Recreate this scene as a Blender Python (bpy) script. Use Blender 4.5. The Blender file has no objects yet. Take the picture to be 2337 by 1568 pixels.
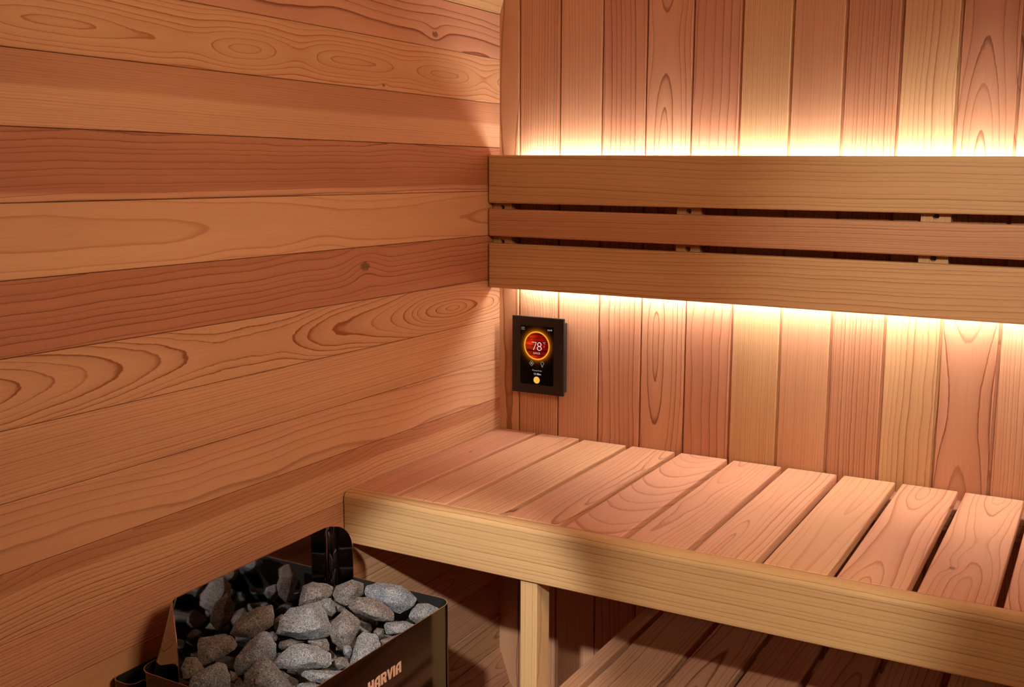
import bpy, bmesh, math, random
from mathutils import Vector, Matrix, noise
C = bpy.context.scene
COL = C.collection
Z0 = 0.86                      # survey height (corner mid point) above the floor

# ------------------------------------------------------------------ camera
cam_d = bpy.data.cameras.new('camera'); cam = bpy.data.objects.new('camera', cam_d); COL.objects.link(cam)
RX, RR, RZ = 1.4113, 0.0021, 0.5184
FPX, PW, PH = 2402.33, 2337.0, 1568.0
cam_M = Matrix.Rotation(RZ, 3, 'Z') @ Matrix.Rotation(RX, 3, 'X') @ Matrix.Rotation(RR, 3, 'Z')
cam_P = Vector((1.0716, -1.8277, 0.3409 + Z0))
cam.matrix_world = Matrix.Translation(cam_P) @ cam_M.to_4x4()
cam_d.sensor_width = 36.0; cam_d.sensor_fit = 'HORIZONTAL'; cam_d.lens = FPX / PW * 36.0
cam_d.clip_start = 0.02
C.camera = cam

# ------------------------------------------------------------------ world, exposure
w = bpy.data.worlds.new('world'); C.world = w; w.use_nodes = True
w.node_tree.nodes['Background'].inputs[0].default_value = (0, 0, 0, 1)
C.view_settings.view_transform = 'Standard'; C.view_settings.look = 'None'
C.view_settings.exposure = 0.0; C.view_settings.gamma = 1.0; C.view_settings.use_curve_mapping = False
C.cycles.use_denoising = True
C.cycles.diffuse_bounces = 6; C.cycles.glossy_bounces = 6; C.cycles.max_bounces = 12
C.cycles.sample_clamp_indirect = 6.0

# ------------------------------------------------------------------ lamps of the cabin and added spots
def spot(name, loc, target, watts, size_deg, blend, col, radius):
    d = bpy.data.lights.new(name, 'SPOT'); d.energy = watts; d.spot_size = math.radians(size_deg); d.spot_blend = blend
    d.color = col; d.shadow_soft_size = radius
    o = bpy.data.objects.new(name, d); COL.objects.link(o); o.location = loc
    o.rotation_euler = (Vector(target) - Vector(loc)).to_track_quat('-Z', 'Y').to_euler()
    return o
def area(name, loc, target, watts, sx, sy, col):
    d = bpy.data.lights.new(name, 'AREA'); d.shape = 'RECTANGLE'; d.size = sx; d.size_y = sy; d.energy = watts; d.color = col
    o = bpy.data.objects.new(name, d); COL.objects.link(o); o.location = loc
    o.rotation_euler = (Vector(target) - Vector(loc)).to_track_quat('-Z', 'Y').to_euler()
    return o
LED_STRENGTH = 62.0
LED_COL = (1.0, 0.92, 0.88)
area('ceiling_lamp', (1.50, -1.20, 0.80 + Z0), (0.0, -0.72, 0.05 + Z0), 6.4, 0.4, 0.4, (1.0, 0.69, 0.44)).data.spread = math.radians(105)
spot('downlight_heater', (0.86, -1.85, 0.66 + Z0), (0.280, -0.66, -0.28 + Z0), 120.0, 17.0, 0.50, (1.0, 0.95, 0.90), 0.02)
spot('added_spot_bench', (1.30, -1.85, 0.70 + Z0), (0.70, -0.50, -0.24 + Z0), 70.0, 17, 0.8, (1.0, 0.90, 0.76), 0.02)  # added spot, makes the second pool of light on the front board
spot('added_fill_backrest', (1.30, -1.70, 0.80 + Z0), (0.88, -0.04, 0.19 + Z0), 62.0, 27, 1.0, (1.0, 0.90, 0.76), 0.03)  # added fill spot that brightens the backrest boards

# ------------------------------------------------------------------ helpers
def pix(u, v, axis, val):
    """world point where the view through photo pixel (u, v) meets the plane axis = val (z measured from the floor)"""
    d = cam_M @ Vector(((u - PW / 2) / FPX, -(v - PH / 2) / FPX, -1.0))
    t = (val - cam_P[axis]) / d[axis]
    return cam_P + d * t

def tag(o, label=None, cat=None, group=None, kind=None):
    if label: o['label'] = label
    if cat: o['category'] = cat
    if group: o['group'] = group
    if kind: o['kind'] = kind
    return o

def empty(name, loc=(0, 0, 0)):
    o = bpy.data.objects.new(name, None); COL.objects.link(o); o.location = loc
    return o

def link(name, me, mat, parent=None):
    o = bpy.data.objects.new(name, me); COL.objects.link(o)
    if mat: me.materials.append(mat)
    if parent is not None:
        o.parent = parent
        o.matrix_parent_inverse = Matrix.Translation(-Vector(parent_loc(parent)))
    return o
def parent_loc(p):
    v = Vector(p.location)
    if p.parent: pass
    return v

def node_mat(name):
    m = bpy.data.materials.new(name); m.use_nodes = True
    return m, m.node_tree, m.node_tree.nodes['Principled BSDF']

class G:
    """tiny node-graph writer"""
    def __init__(s, nt): s.nt = nt
    def put(s, sock, v):
        if isinstance(v, bpy.types.NodeSocket): s.nt.links.new(v, sock)
        elif v is not None:
            sock.default_value = v
    def m(s, op, a, b=None, c=None, clamp=False):
        n = s.nt.nodes.new('ShaderNodeMath'); n.operation = op; n.use_clamp = clamp
        for i, v in enumerate((a, b, c)):
            if v is not None: s.put(n.inputs[i], v)
        return n.outputs[0]
    def xyz(s, x, y, z):
        n = s.nt.nodes.new('ShaderNodeCombineXYZ')
        for i, v in enumerate((x, y, z)): s.put(n.inputs[i], v)
        return n.outputs[0]
    def attr(s, name):
        n = s.nt.nodes.new('ShaderNodeAttribute'); n.attribute_name = name
        q = s.nt.nodes.new('ShaderNodeSeparateXYZ'); s.nt.links.new(n.outputs['Vector'], q.inputs[0])
        return q.outputs[0], q.outputs[1], q.outputs[2]
    def noise(s, vec, scale=1.0, detail=2.0, rough=0.5, dist=0.0):
        n = s.nt.nodes.new('ShaderNodeTexNoise')
        n.inputs['Scale'].default_value = scale; n.inputs['Detail'].default_value = detail
        n.inputs['Roughness'].default_value = rough; n.inputs['Distortion'].default_value = dist
        s.nt.links.new(vec, n.inputs['Vector']); return n.outputs['Fac']
    def sn(s, vec, amp, **k):            # signed noise * amp
        return s.m('MULTIPLY', s.m('SUBTRACT', s.noise(vec, **k), 0.5), amp)
    def white(s, v):
        n = s.nt.nodes.new('ShaderNodeTexWhiteNoise'); n.noise_dimensions = '1D'; s.nt.links.new(v, n.inputs['W']); return n.outputs['Value']
    def ramp(s, f, stops):
        n = s.nt.nodes.new('ShaderNodeValToRGB'); e = n.color_ramp.elements
        while len(e) > 1: e.remove(e[-1])
        for i, (p, c) in enumerate(stops):
            x = e[0] if i == 0 else e.new(p)
            x.position = p; x.color = c if len(c) == 4 else (*c, 1)
        s.nt.links.new(f, n.inputs[0]); return n.outputs[0]
    def mix(s, f, a, b, mode='MIX'):
        n = s.nt.nodes.new('ShaderNodeMix'); n.data_type = 'RGBA'; n.blend_type = mode; n.clamp_factor = True
        s.put(n.inputs[0], f); s.put(n.inputs[6], a if isinstance(a, bpy.types.NodeSocket) else (*a, 1)); s.put(n.inputs[7], b if isinstance(b, bpy.types.NodeSocket) else (*b, 1))
        return n.outputs[2]
    def smooth(s, v, lo, hi, a=0.0, b=1.0):
        n = s.nt.nodes.new('ShaderNodeMapRange'); n.interpolation_type = 'SMOOTHSTEP'
        s.put(n.inputs[0], v); s.put(n.inputs[1], lo); s.put(n.inputs[2], hi); s.put(n.inputs[3], a); s.put(n.inputs[4], b)
        return n.outputs[0]

# ------------------------------------------------------------------ cedar
def cedar():
    m, nt, bs = node_mat('cedar'); g = G(nt)
    L, A, D = g.attr('bl'); a0, d0, seed = g.attr('p1'); ta, td, freq = g.attr('p2')
    tone, tint, con = g.attr('p3'); sp, sd, wob = g.attr('p4'); kL, kA, kR = g.attr('p5'); ef, ea, eL = g.attr('p6'); orange, flame, _ = g.attr('p7')
    n1 = g.sn(g.xyz(g.m('MULTIPLY', L, 3.2), g.m('MULTIPLY', A, 3.0), seed), 1.0, detail=1.5)
    n2 = g.sn(g.xyz(g.m('MULTIPLY', L, 4.2), g.m('MULTIPLY_ADD', A, 4.0, 31.0), seed), 1.0, detail=1.5)
    Aw = g.m('ADD', g.m('SUBTRACT', g.m('MULTIPLY_ADD', ta, L, A), a0), g.m('MULTIPLY', n1, g.m('MULTIPLY', wob, 0.7)))
    Dw = g.m('ADD', g.m('ADD', D, g.m('MULTIPLY_ADD', td, L, d0)), g.m('MULTIPLY', n2, wob))
    ph6 = g.m('ADD', g.m('MULTIPLY', g.m('SUBTRACT', L, eL), ef), g.m('MULTIPLY', g.m('MULTIPLY', n1, ef), .22))
    Dw = g.m('ADD', Dw, g.m('MULTIPLY', g.m('SINE', ph6), ea))
    r = g.m('SQRT', g.m('ADD', g.m('MULTIPLY', Aw, Aw), g.m('MULTIPLY', Dw, Dw)))
    # a knot pushes the rings aside
    dl = g.m('MULTIPLY', g.m('SUBTRACT', L, kL), 0.62); da = g.m('SUBTRACT', A, kA)
    kd = g.m('SQRT', g.m('ADD', g.m('MULTIPLY', dl, dl), g.m('MULTIPLY', da, da)))
    kn = g.m('DIVIDE', kd, g.m('MAXIMUM', kR, 0.0005))
    push = g.m('MULTIPLY', g.m('MULTIPLY', g.m('EXPONENT', g.m('MULTIPLY', g.m('MULTIPLY', kn, kn), -0.10)), kR), 1.6)
    r = g.m('ADD', r, push)
    # ragged ring edges
    r = g.m('ADD', r, g.sn(g.xyz(g.m('MULTIPLY', L, 22.0), g.m('MULTIPLY', A, 60.0), seed), 0.0020, detail=3.0))
    r = g.m('ADD', r, g.sn(g.xyz(g.m('MULTIPLY', L, 90.0), g.m('MULTIPLY', A, 500.0), seed), 0.0006, detail=1.0))
    ph = g.m('MULTIPLY', r, freq)
    ph = g.m('ADD', ph, g.sn(g.xyz(g.m('MULTIPLY', ph, 0.45), seed, 0.0), 2.2, detail=1.0))
    fr = g.m('FRACT', ph); ring = g.m('FLOOR', ph)
    line = g.m('MULTIPLY', g.smooth(fr, 0.78, 0.95), g.smooth(fr, 0.965, 1.0, 1.0, 0.0))
    soft = g.m('MULTIPLY', g.m('POWER', fr, 1.6), g.smooth(fr, 0.93, 1.0, 1.0, 0.0))
    rs = g.white(g.m('ADD', ring, seed))
    vary = g.noise(g.xyz(g.m('MULTIPLY', L, 2.5), g.m('MULTIPLY', A, 9.0), g.m('ADD', seed, 7.0)), detail=2.0)
    amt = g.m('MULTIPLY', g.m('MULTIPLY_ADD', rs, 0.75, 0.35), g.m('MULTIPLY_ADD', vary, 1.1, 0.25))
    amt = g.m('MULTIPLY', amt, con)
    lineamt = g.m('MULTIPLY', g.m('MULTIPLY', line, amt), 1.35, clamp=True)
    softamt = g.m('MULTIPLY', g.m('MULTIPLY', soft, amt), 0.42, clamp=True)
    # body colour
    base = g.mix(tint, (0.68, 0.358, 0.218), (0.63, 0.41, 0.190))
    red = g.mix(tint, (0.37, 0.125, 0.060), (0.38, 0.17, 0.065))
    cloud = g.noise(g.xyz(g.m('MULTIPLY', L, 1.3), g.m('MULTIPLY', A, 14.0), g.m('ADD', seed, 3.0)), detail=3.0)
    t2 = g.m('ADD', tone, g.m('MULTIPLY', g.m('SUBTRACT', cloud, 0.5), 0.75))
    side = g.smooth(g.m('SUBTRACT', A, g.m('ADD', sp, g.sn(g.xyz(g.m('MULTIPLY', L, 2.0), 0.0, seed), 0.018))), -0.004, 0.004)
    t2 = g.m('ADD', t2, g.m('MULTIPLY', side, sd), clamp=True)
    col = g.mix(t2, base, red)
    dark = g.mix(orange, g.mix(tint, (0.22, 0.062, 0.028), (0.24, 0.095, 0.03)), (0.44, 0.135, 0.032))
    col = g.mix(softamt, col, dark)
    col = g.mix(lineamt, col, dark)
    # fibre streaks
    fib = g.noise(g.xyz(g.m('MULTIPLY', L, 14.0), g.m('MULTIPLY', A, 900.0), g.m('MULTIPLY', D, 900.0)), detail=2.0)
    col = g.mix(g.m('MULTIPLY', g.m('SUBTRACT', fib, 0.45, clamp=True), 0.55), col, dark)
    # knot body
    kc = g.m('MULTIPLY', g.smooth(g.m('ADD', kn, g.sn(g.xyz(g.m('MULTIPLY', L, 160.0), g.m('MULTIPLY', A, 160.0), seed), 0.9)), 0.55, 1.05, 1.0, 0.0), g.smooth(kR, 0.0008, 0.0012))
    col = g.mix(g.m('MULTIPLY', kc, 0.80), col, (0.13, 0.055, 0.035))
    nt.links.new(col, bs.inputs['Base Color'])
    bs.inputs['Specular IOR Level'].default_value = 0.35
    nt.links.new(g.m('MULTIPLY_ADD', lineamt, 0.15, 0.50), bs.inputs['Roughness'])
    b = nt.nodes.new('ShaderNodeBump'); b.inputs['Strength'].default_value = 0.10; b.inputs['Distance'].default_value = 0.0006
    nt.links.new(g.m('ADD', g.m('MULTIPLY', fib, 0.5), g.m('MULTIPLY', lineamt, -0.8)), b.inputs['Height'])
    nt.links.new(b.outputs[0], bs.inputs['Normal'])
    return m
CEDAR = cedar()

def plain(name, col, rough, metal=0.0, spec=0.5, emit=None, strength=0.0):
    m, nt, bs = node_mat(name)
    bs.inputs['Base Color'].default_value = (*col, 1); bs.inputs['Roughness'].default_value = rough
    bs.inputs['Metallic'].default_value = metal; bs.inputs['Specular IOR Level'].default_value = spec
    if emit: bs.inputs['Emission Color'].default_value = (*emit, 1); bs.inputs['Emission Strength'].default_value = strength
    return m

PN = ('bl', 'p1', 'p2', 'p3', 'p4', 'p5', 'p6', 'p7')
class Wood:
    """collects boards; every vertex carries the grain data of its own board"""
    def __init__(s): s.v = []; s.f = []; s.a = {k: [] for k in PN}; s.sm = []
    def vert(s, p, bl, P):
        s.v.append(p); s.a['bl'].append(bl)
        for k in PN[1:]: s.a[k].append(P[k])
        return len(s.v) - 1
    def board(s, fmap, ln, wd, th, P, r=0.0008, seg=1, r_end=None, smooth=False):
        """fmap(l, a, d) -> world; section rounded by r (one value or 4: front-low, front-high, back-high, back-low)"""
        rs = r if isinstance(r, (list, tuple)) else (r, r, r, r)
        re_ = min(rs) if r_end is None else r_end
        prof = []
        for (ca, cd, a_s, rr) in ((0, 0, 180, rs[0]), (wd, 0, 270, rs[1]), (wd, th, 0, rs[2]), (0, th, 90, rs[3])):
            sa = 1 if ca == 0 else -1; sd = 1 if cd == 0 else -1
            # arc centre
            oa, od = ca + sa * rr, cd + sd * rr
            pts = []
            for i in range(seg + 1):
                t = (i / seg) * math.pi / 2
                pts.append((t,))
            arc = []
            for (t,) in pts:
                arc.append((oa - sa * rr * math.cos(t), od - sd * rr * math.sin(t)))
            # order so that the section runs front-low -> front-high -> back-high -> back-low
            if (ca, cd) in ((wd, 0), (0, th)): arc.reverse()
            prof += arc
        n = len(prof)
        ca_, cd_ = wd / 2, th / 2
        rings = []
        for (l, ins) in ((0.0, re_), (re_, 0.0), (ln - re_, 0.0), (ln, re_)):
            ring = []
            for (a, d) in prof:
                a2 = a + (ins if a < ca_ else -ins); d2 = d + (ins if d < cd_ else -ins)
                ring.append(s.vert(fmap(l, a2, d2), (l, a2 - wd / 2, d2), P))
            rings.append(ring)
        for k in range(3):
            A_, B_ = rings[k], rings[k + 1]
            for i in range(n):
                j = (i + 1) % n
                s.f.append((A_[i], A_[j], B_[j], B_[i])); s.sm.append(smooth)
        s.f.append(tuple(reversed(rings[0]))); s.sm.append(False)
        s.f.append(tuple(rings[3])); s.sm.append(False)
    def build(s, name, parent=None, mat=None):
        me = bpy.data.meshes.new(name); me.from_pydata([tuple(p) for p in s.v], [], s.f)
        for k in PN:
            at = me.attributes.new(k, 'FLOAT_VECTOR', 'POINT')
            at.data.foreach_set('vector', [c for v in s.a[k] for c in v])
        me.polygons.foreach_set('use_smooth', s.sm)
        bm = bmesh.new(); bm.from_mesh(me); bmesh.ops.recalc_face_normals(bm, faces=bm.faces); bm.to_mesh(me); bm.free()
        return link(name, me, mat or CEDAR, parent)

RND = random.Random(11)
def grain(style='flat', tone=0.3, tint=0.3, con=0.8, freq=150.0, split=None, knot=None, a0=None, d0=None, ta=None, td=None, wob=None, seed=None, eye=None, orange=0.0):
    R = RND
    sd = R.uniform(0, 90)
    if style == 'flat':      # flat-sawn: arches
        v = dict(a0=R.uniform(-.02, .02), d0=R.uniform(.012, .03), ta=R.uniform(-.02, .02), td=R.choice((-1, 1)) * R.uniform(.02, .05), wob=.03)
    elif style == 'eyes':    # flat-sawn with closed figures
        v = dict(a0=R.uniform(-.015, .015), d0=R.uniform(-.004, .008), ta=R.uniform(-.01, .01), td=R.uniform(-.008, .008), wob=.035)
    elif style == 'straight':
        v = dict(a0=R.choice((-1, 1)) * R.uniform(.09, .2), d0=R.uniform(.01, .04), ta=R.uniform(-.012, .012), td=0, wob=.010)
    else:                    # wavy: straight lines with bends
        v = dict(a0=R.choice((-1, 1)) * R.uniform(.06, .09), d0=R.uniform(.02, .05), ta=R.uniform(-.02, .02), td=R.uniform(-.02, .02), wob=.030)
    for k, x in (('a0', a0), ('d0', d0), ('ta', ta), ('td', td), ('wob', wob)):
        if x is not None: v[k] = x
    if seed is not None: sd = seed
    spl = split or (9.0, 0.0)
    kn = knot or (50.0, 50.0, 0.0)
    return {'p1': (v['a0'], v['d0'], sd), 'p2': (v['ta'], v['td'], freq), 'p3': (tone, tint, con),
            'p4': (spl[0], spl[1], v['wob']), 'p5': kn,
            'p6': eye or (0.0, 0.0, 0.0), 'p7': (orange, 0.0, 0.0)}
def rgrain(lo=0.05, hi=0.6, tint=(0.1, 0.6)):
    st = RND.choice(('flat', 'straight', 'straight', 'wavy'))
    return grain(st, tone=RND.uniform(lo, hi), tint=RND.uniform(*tint), con=RND.uniform(.55, .95), freq=RND.choice((90, 140, 200, 260)) if st != 'flat' else RND.uniform(90, 170))

# ================================================================== THE ROOM
YF = -2.35           # front end of the cabin
XR = 2.10            # right side wall
# ---- side wall profile (x, z) from the back-wall corner, z in survey heights
def arc_profile():
    ang = [18, 36, 54, 72]
    top = [(0.0, 0.647)]
    for a in ang:
        x, z = top[-1]; top.append((x + .086 * math.sin(math.radians(a)), z + .086 * math.cos(math.radians(a))))
    bot = [(0.0, -0.656)]
    for a in (19, 38, 57, 76):
        x, z = bot[-1]; bot.append((x + .078 * math.sin(math.radians(a)), z - .078 * math.cos(math.radians(a))))
    return top, bot
TOP, BOT = arc_profile()
mids = [0.647, 0.5621, 0.4776, 0.3923, 0.3079, 0.2219, 0.1346, 0.0529, -0.031, -0.1121, -0.1947, -0.270, -0.345, -0.420, -0.500, -0.581, -0.656]
prof = list(reversed(TOP)) + [(0.0, z) for z in mids[1:-1]] + BOT      # ceiling -> floor
CEIL_Z = TOP[-1][1]
FLOOR_Z = -Z0

left_styles = {   # keyed by stave index counted from the stave just above the upper bend
    3: grain('wavy', tone=.02, tint=.85, con=.35, freq=90),
    4: grain('wavy', tone=.16, tint=.12, con=1.0, freq=62, knot=(.245, -.020, .0065), wob=.035),
    5: grain('eyes', tone=.14, tint=.50, con=1.3, freq=140, seed=21.0, a0=.000, d0=.011, td=0.0, wob=.020, eye=(24.0, .0085, .02), orange=.85, knot=(.40, -.034, .003)),
    6: grain('straight', tone=.10, tint=.35, con=.55, freq=330, split=(.002, .50)),
    7: grain('straight', tone=.10, tint=.15, con=.85, freq=150, a0=.06, ta=.008, wob=.02, split=(-.031, .70)),
    8: grain('flat', tone=.06, tint=.42, con=.60, freq=75, d0=.020, td=.010, a0=-.004, wob=.03, eye=(5.0, .012, .10), orange=.7),
    9: grain('wavy', tone=.72, tint=.05, con=.95, freq=110, knot=(.46, .012, .009), a0=.075),
    10: grain('eyes', tone=.24, tint=.40, con=1.1, freq=190, seed=5.0, a0=-.004, d0=.002, td=.004, wob=.014, eye=(3.0, .055, .20), orange=.2),
    11: grain('straight', tone=.12, tint=.35, con=.85, freq=230, a0=.09, ta=.01),
    12: grain('wavy', tone=.12, tint=.30, con=.55, freq=95),
    13: grain('wavy', tone=.14, tint=.40, con=.85, freq=190, split=(.016, .55)),
    14: grain('straight', tone=.25, tint=.15, con=.85, freq=240),
    15: grain('flat', tone=.20, tint=.45, con=.6, freq=80),
    16: grain('flat', tone=.30, tint=.6, con=.7, freq=120),
}
def stave_wall(name, mirror=False):
    W = Wood()
    n = len(prof) - 1
    for i in range(n):
        (x1, z1), (x0, z0) = prof[i], prof[i + 1]      # upper point, lower point
        u = Vector((x1 - x0, 0, z1 - z0)); wd = u.length; u.normalize()
        nin = Vector((-u.z, 0, u.x))                    # outward (into the wall)
        org = Vector((x0, 0.0, z0 + Z0))
        def fm(l, a, d, org=org, u=u, nin=nin):
            p = org + u * a + nin * d; p = Vector((p.x, 0.02 - l, p.z))
            if mirror: p.x = XR - p.x
            return p
        P = left_styles.get(i) if not mirror else None
        if P is None: P = rgrain(.1, .5)
        g_ = 0.00035
        fm2 = lambda l, a, d, fm=fm: fm(l, a + g_, d)
        W.board(fm2, -YF + 0.04, wd - 2 * g_, 0.022, P, r=0.0009, seg=1)
        if i % 1 == 0:                                   # outer sheathing keeps the joints closed
            fm3 = lambda l, a, d, fm=fm: fm(l, a - .004, d + 0.0215)
            W.board(fm3, -YF + 0.04, wd + .008, 0.010, grain('straight', tone=.8, con=.2), r=0.0005)
    o = W.build(name); tag(o, kind='structure')
    tag(o, 'horizontal cedar plank side wall')
    return o
stave_wall('wall_left'); stave_wall('wall_right', True)

# ---- back wall of vertical tongue-and-groove boards
back_styles = [
    grain('flat', tone=.15, tint=.45, con=.7, freq=60, a0=.03, d0=.02, td=.012),      # corner board
    grain('straight', tone=.30, tint=.30, con=.9, freq=210, split=(9, 0), knot=(.735, -.020, .010)),
    grain('straight', tone=.16, tint=.25, con=.55, freq=160),
    grain('wavy', tone=.30, tint=.10, con=.9, freq=110, wob=.022),
    grain('flat', tone=.18, tint=.20, con=.8, freq=95, a0=-.004, d0=.012, td=.002, wob=.016, eye=(16.0, .010, .20)),
    grain('wavy', tone=.38, tint=.05, con=.65, freq=80, wob=.022),
    grain('straight', tone=.02, tint=.75, con=.65, freq=330),
    grain('straight', tone=.25, tint=.35, con=.35, freq=150),
    grain('straight', tone=.40, tint=.20, con=.9, freq=170),
    grain('wavy', tone=.06, tint=.70, con=.65, freq=130),
    grain('flat', tone=.34, tint=.15, con=.9, freq=95, a0=-.006, d0=.004, td=.006, wob=.016, eye=(5.0, .035, .62)),
    grain('straight', tone=.22, tint=.25, con=.8, freq=200),
]
W = Wood()
B0, BP = 0.0453, 0.088
gaps = [.0022, .0024, .0020, .0022, .0024, .0040, .0042, .0046, .0048, .0048, .0046, .0040]
k = 0; x = B0 - BP
zb, zt = FLOOR_Z - .01, CEIL_Z + .01
while x < XR:
    gl = gaps[k - 1] if 0 < k <= len(gaps) else .003
    gr = gaps[k] if k < len(gaps) else .003
    x0, x1 = x + gl / 2, x + BP - gr / 2
    P = back_styles[k] if k < len(back_styles) else rgrain(.05, .45)
    fm = lambda l, a, d, x0=x0: Vector((x0 + a, d, zt + Z0 - l))
    W.board(fm, zt - zb, x1 - x0, 0.020, P, r=(0.0020, 0.0020, 0.0003, 0.0003), seg=1)
    fm = lambda l, a, d, x=x: Vector((x + BP - .010 + a, .0062 + d, zt + Z0 - l))      # tongue seen in the joint
    W.board(fm, zt - zb, .020, .008, P, r=.0002)
    x += BP; k += 1
fm = lambda l, a, d: Vector((-.03 + a, .0201 + d, zt + Z0 - l))
W.board(fm, zt - zb, XR + .06, .01, grain('straight', tone=.6, con=.2), r=.0003)
o = W.build('wall_back'); tag(o, 'vertical cedar board end wall', kind='structure')

# ---- front end wall (behind the viewpoint), ceiling, floor
W = Wood(); x = 0.0
while x < XR:
    fm = lambda l, a, d, x=x: Vector((x + a, YF - d, zt + Z0 - l))
    W.board(fm, zt - zb, BP - .001, 0.020, rgrain(.1, .5), r=.001); x += BP
o = W.build('wall_front'); tag(o, 'vertical cedar board end wall by the entrance', kind='structure')
W = Wood(); x = TOP[-1][0]; n = round((XR - 2 * x) / .086); p_ = (XR - 2 * x) / n
for i in range(n):
    fm = lambda l, a, d, x=x: Vector((x + a, .02 - l, CEIL_Z + Z0 + d))
    W.board(fm, -YF + .04, p_ - .0007, 0.022, rgrain(.1, .5), r=.001); x += p_
o = W.build('ceiling'); tag(o, 'cedar plank ceiling', kind='structure')
W = Wood(); x = BOT[-1][0] - .02
while x < XR - BOT[-1][0]:
    fm = lambda l, a, d, x=x: Vector((x + a, .02 - l, -d + 0.0))
    W.board(fm, -YF + .04, .088, 0.022, rgrain(.3, .7), r=.002); x += .0905
fm = lambda l, a, d: Vector((a - .02, .02 - l, -.023 - d))
W.board(fm, -YF + .04, XR + .04, .01, grain('straight', tone=.6, con=.2), r=.0003)
o = W.build('floor'); tag(o, 'cedar board floor', kind='structure')

# ================================================================== BACKREST
rest = empty('backrest', (0, 0, .25 + Z0))
tag(rest, 'cedar backrest of three horizontal boards on the vertical board wall', 'backrest')
YR = -0.0483; RT = 0.0205; XE = XR - .004
def rail_board(name, zl, zr, P, label=None, yf=YR):
    # heights at the left wall and 0.95 m along
    W = Wood()
    def fm(l, a, d, zl=zl, zr=zr):
        t = l / .95
        lo = zl[0] + (zr[0] - zl[0]) * t; hi = zl[1] + (zr[1] - zl[1]) * t
        f = a / (zl[1] - zl[0])
        return Vector((.0015 + l, yf + d, lo + (hi - lo) * f + Z0))
    W.board(fm, XE - .0015, zl[1] - zl[0], RT, P, r=.0035, seg=3, r_end=.003, smooth=False)
    o = W.build(name, rest)
    if label: tag(o, label)
    return o
rail_board('top_board', (.2854, .3775), (.2802, .3690), grain('wavy', tone=.10, tint=1.0, con=.60, freq=110, a0=.075, d0=.01, ta=.012, wob=.022), 'wide pale upper backrest board')
rail_board('middle_board', (.2210, .2739), (.2130, .2662), grain('straight', tone=.34, tint=.50, con=.65, freq=210, a0=.10, ta=-.012), 'narrow redder middle backrest board')
rail_board('bottom_board', (.1193, .2072), (.1140, .2010), grain('wavy', tone=.13, tint=.90, con=.70, freq=150, a0=-.09, ta=-.015, wob=.018), 'wide lower backrest board')

def support(xa, xb, name='support'):
    """upright behind the boards, bored with a countersunk hole in each gap"""
    W = Wood(); P = grain('straight', tone=.0, tint=.9, con=.55, freq=220)
    y0, y1 = YR + RT + .0002, -.0002
    za, zb_ = .150, .328
    cx = (xa + xb) / 2; hw = (xb - xa) / 2; rh = .0052
    def V(x, y, z): return W.vert(Vector((x, y, z + Z0)), (za + .35 - z, x - cx, y - y0), P)
    def quad(*vs): W.f.append(vs); W.sm.append(False)
    holes = [.2090, .2762]
    hs = .012
    zs = [za, holes[0] - hs, holes[0] + hs, holes[1] - hs, holes[1] + hs, zb_]
    for i in range(5):
        if i % 2 == 0:
            quad(V(xa, y0, zs[i]), V(xb, y0, zs[i]), V(xb, y0, zs[i + 1]), V(xa, y0, zs[i + 1]))
        else:
            zc = (zs[i] + zs[i + 1]) / 2; N = 24
            outer = []; inner = []; deep = []; cone = []
            for q in range(N):
                t = 2 * math.pi * (q + .5) / N; c, s_ = math.cos(t), math.sin(t)
                k_ = min(hw / max(abs(c), 1e-6), hs / max(abs(s_), 1e-6))
                outer.append(V(cx + c * k_, y0, zc + s_ * k_))
                inner.append(V(cx + c * rh, y0, zc + s_ * rh)); cone.append(V(cx + c * rh * .9, y0 + .008, zc + s_ * rh * .9))
            corners = {}
            for q in range(N):
                r_ = (q + 1) % N
                quad(outer[q], outer[r_], inner[r_], inner[q]); quad(inner[q], inner[r_], cone[r_], cone[q])
            for sx in (-1, 1):
                for sz in (-1, 1):           # close the four corners of the square
                    q = [a for a in range(N)]
                    best = sorted(q, key=lambda a: -(sx * (W.v[outer[a]].x - cx) / hw + sz * (W.v[outer[a]].z - Z0 - zc) / hs))[:2]
                    c_ = V(cx + sx * hw, y0, zc + sz * hs)
                    W.f.append((outer[best[0]], c_, outer[best[1]])); W.sm.append(False)
            W.f.append(tuple(cone)); W.sm.append(False)
    b = [V(xa, y1, za), V(xb, y1, za), V(xb, y1, zb_), V(xa, y1, zb_)]
    f_ = [V(xa, y0, za), V(xb, y0, za), V(xb, y0, zb_), V(xa, y0, zb_)]
    quad(*b); quad(f_[0], f_[1], b[1], b[0]); quad(f_[2], f_[3], b[3], b[2]); quad(f_[1], f_[2], b[2], b[1]); quad(f_[3], f_[0], b[0], b[3])
    o = W.build(name, rest)
    for zc in holes:                          # screw heads sunk in the holes
        bm = bmesh.new()
        bmesh.ops.create_cone(bm, cap_ends=True, segments=16, radius1=.0034, radius2=.0030, depth=.002,
                              matrix=Matrix.Translation((cx, y0 + .0068, zc + Z0)) @ Matrix.Rotation(math.pi / 2, 4, 'X'))
        me = bpy.data.meshes.new('screw'); bm.to_mesh(me); bm.free()
        me.materials.append(SCREW)
        sc = bpy.data.objects.new('screw', me); COL.objects.link(sc); sc.parent = o
    return o
SCREW = plain('screw_steel', (.10, .085, .07), .45, 1.0)
for xa, xb in ((.0015, .0430), (.3850, .4300), (.7990, .8440), (1.213, 1.258), (1.627, 1.672)):
    support(xa, xb)

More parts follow.
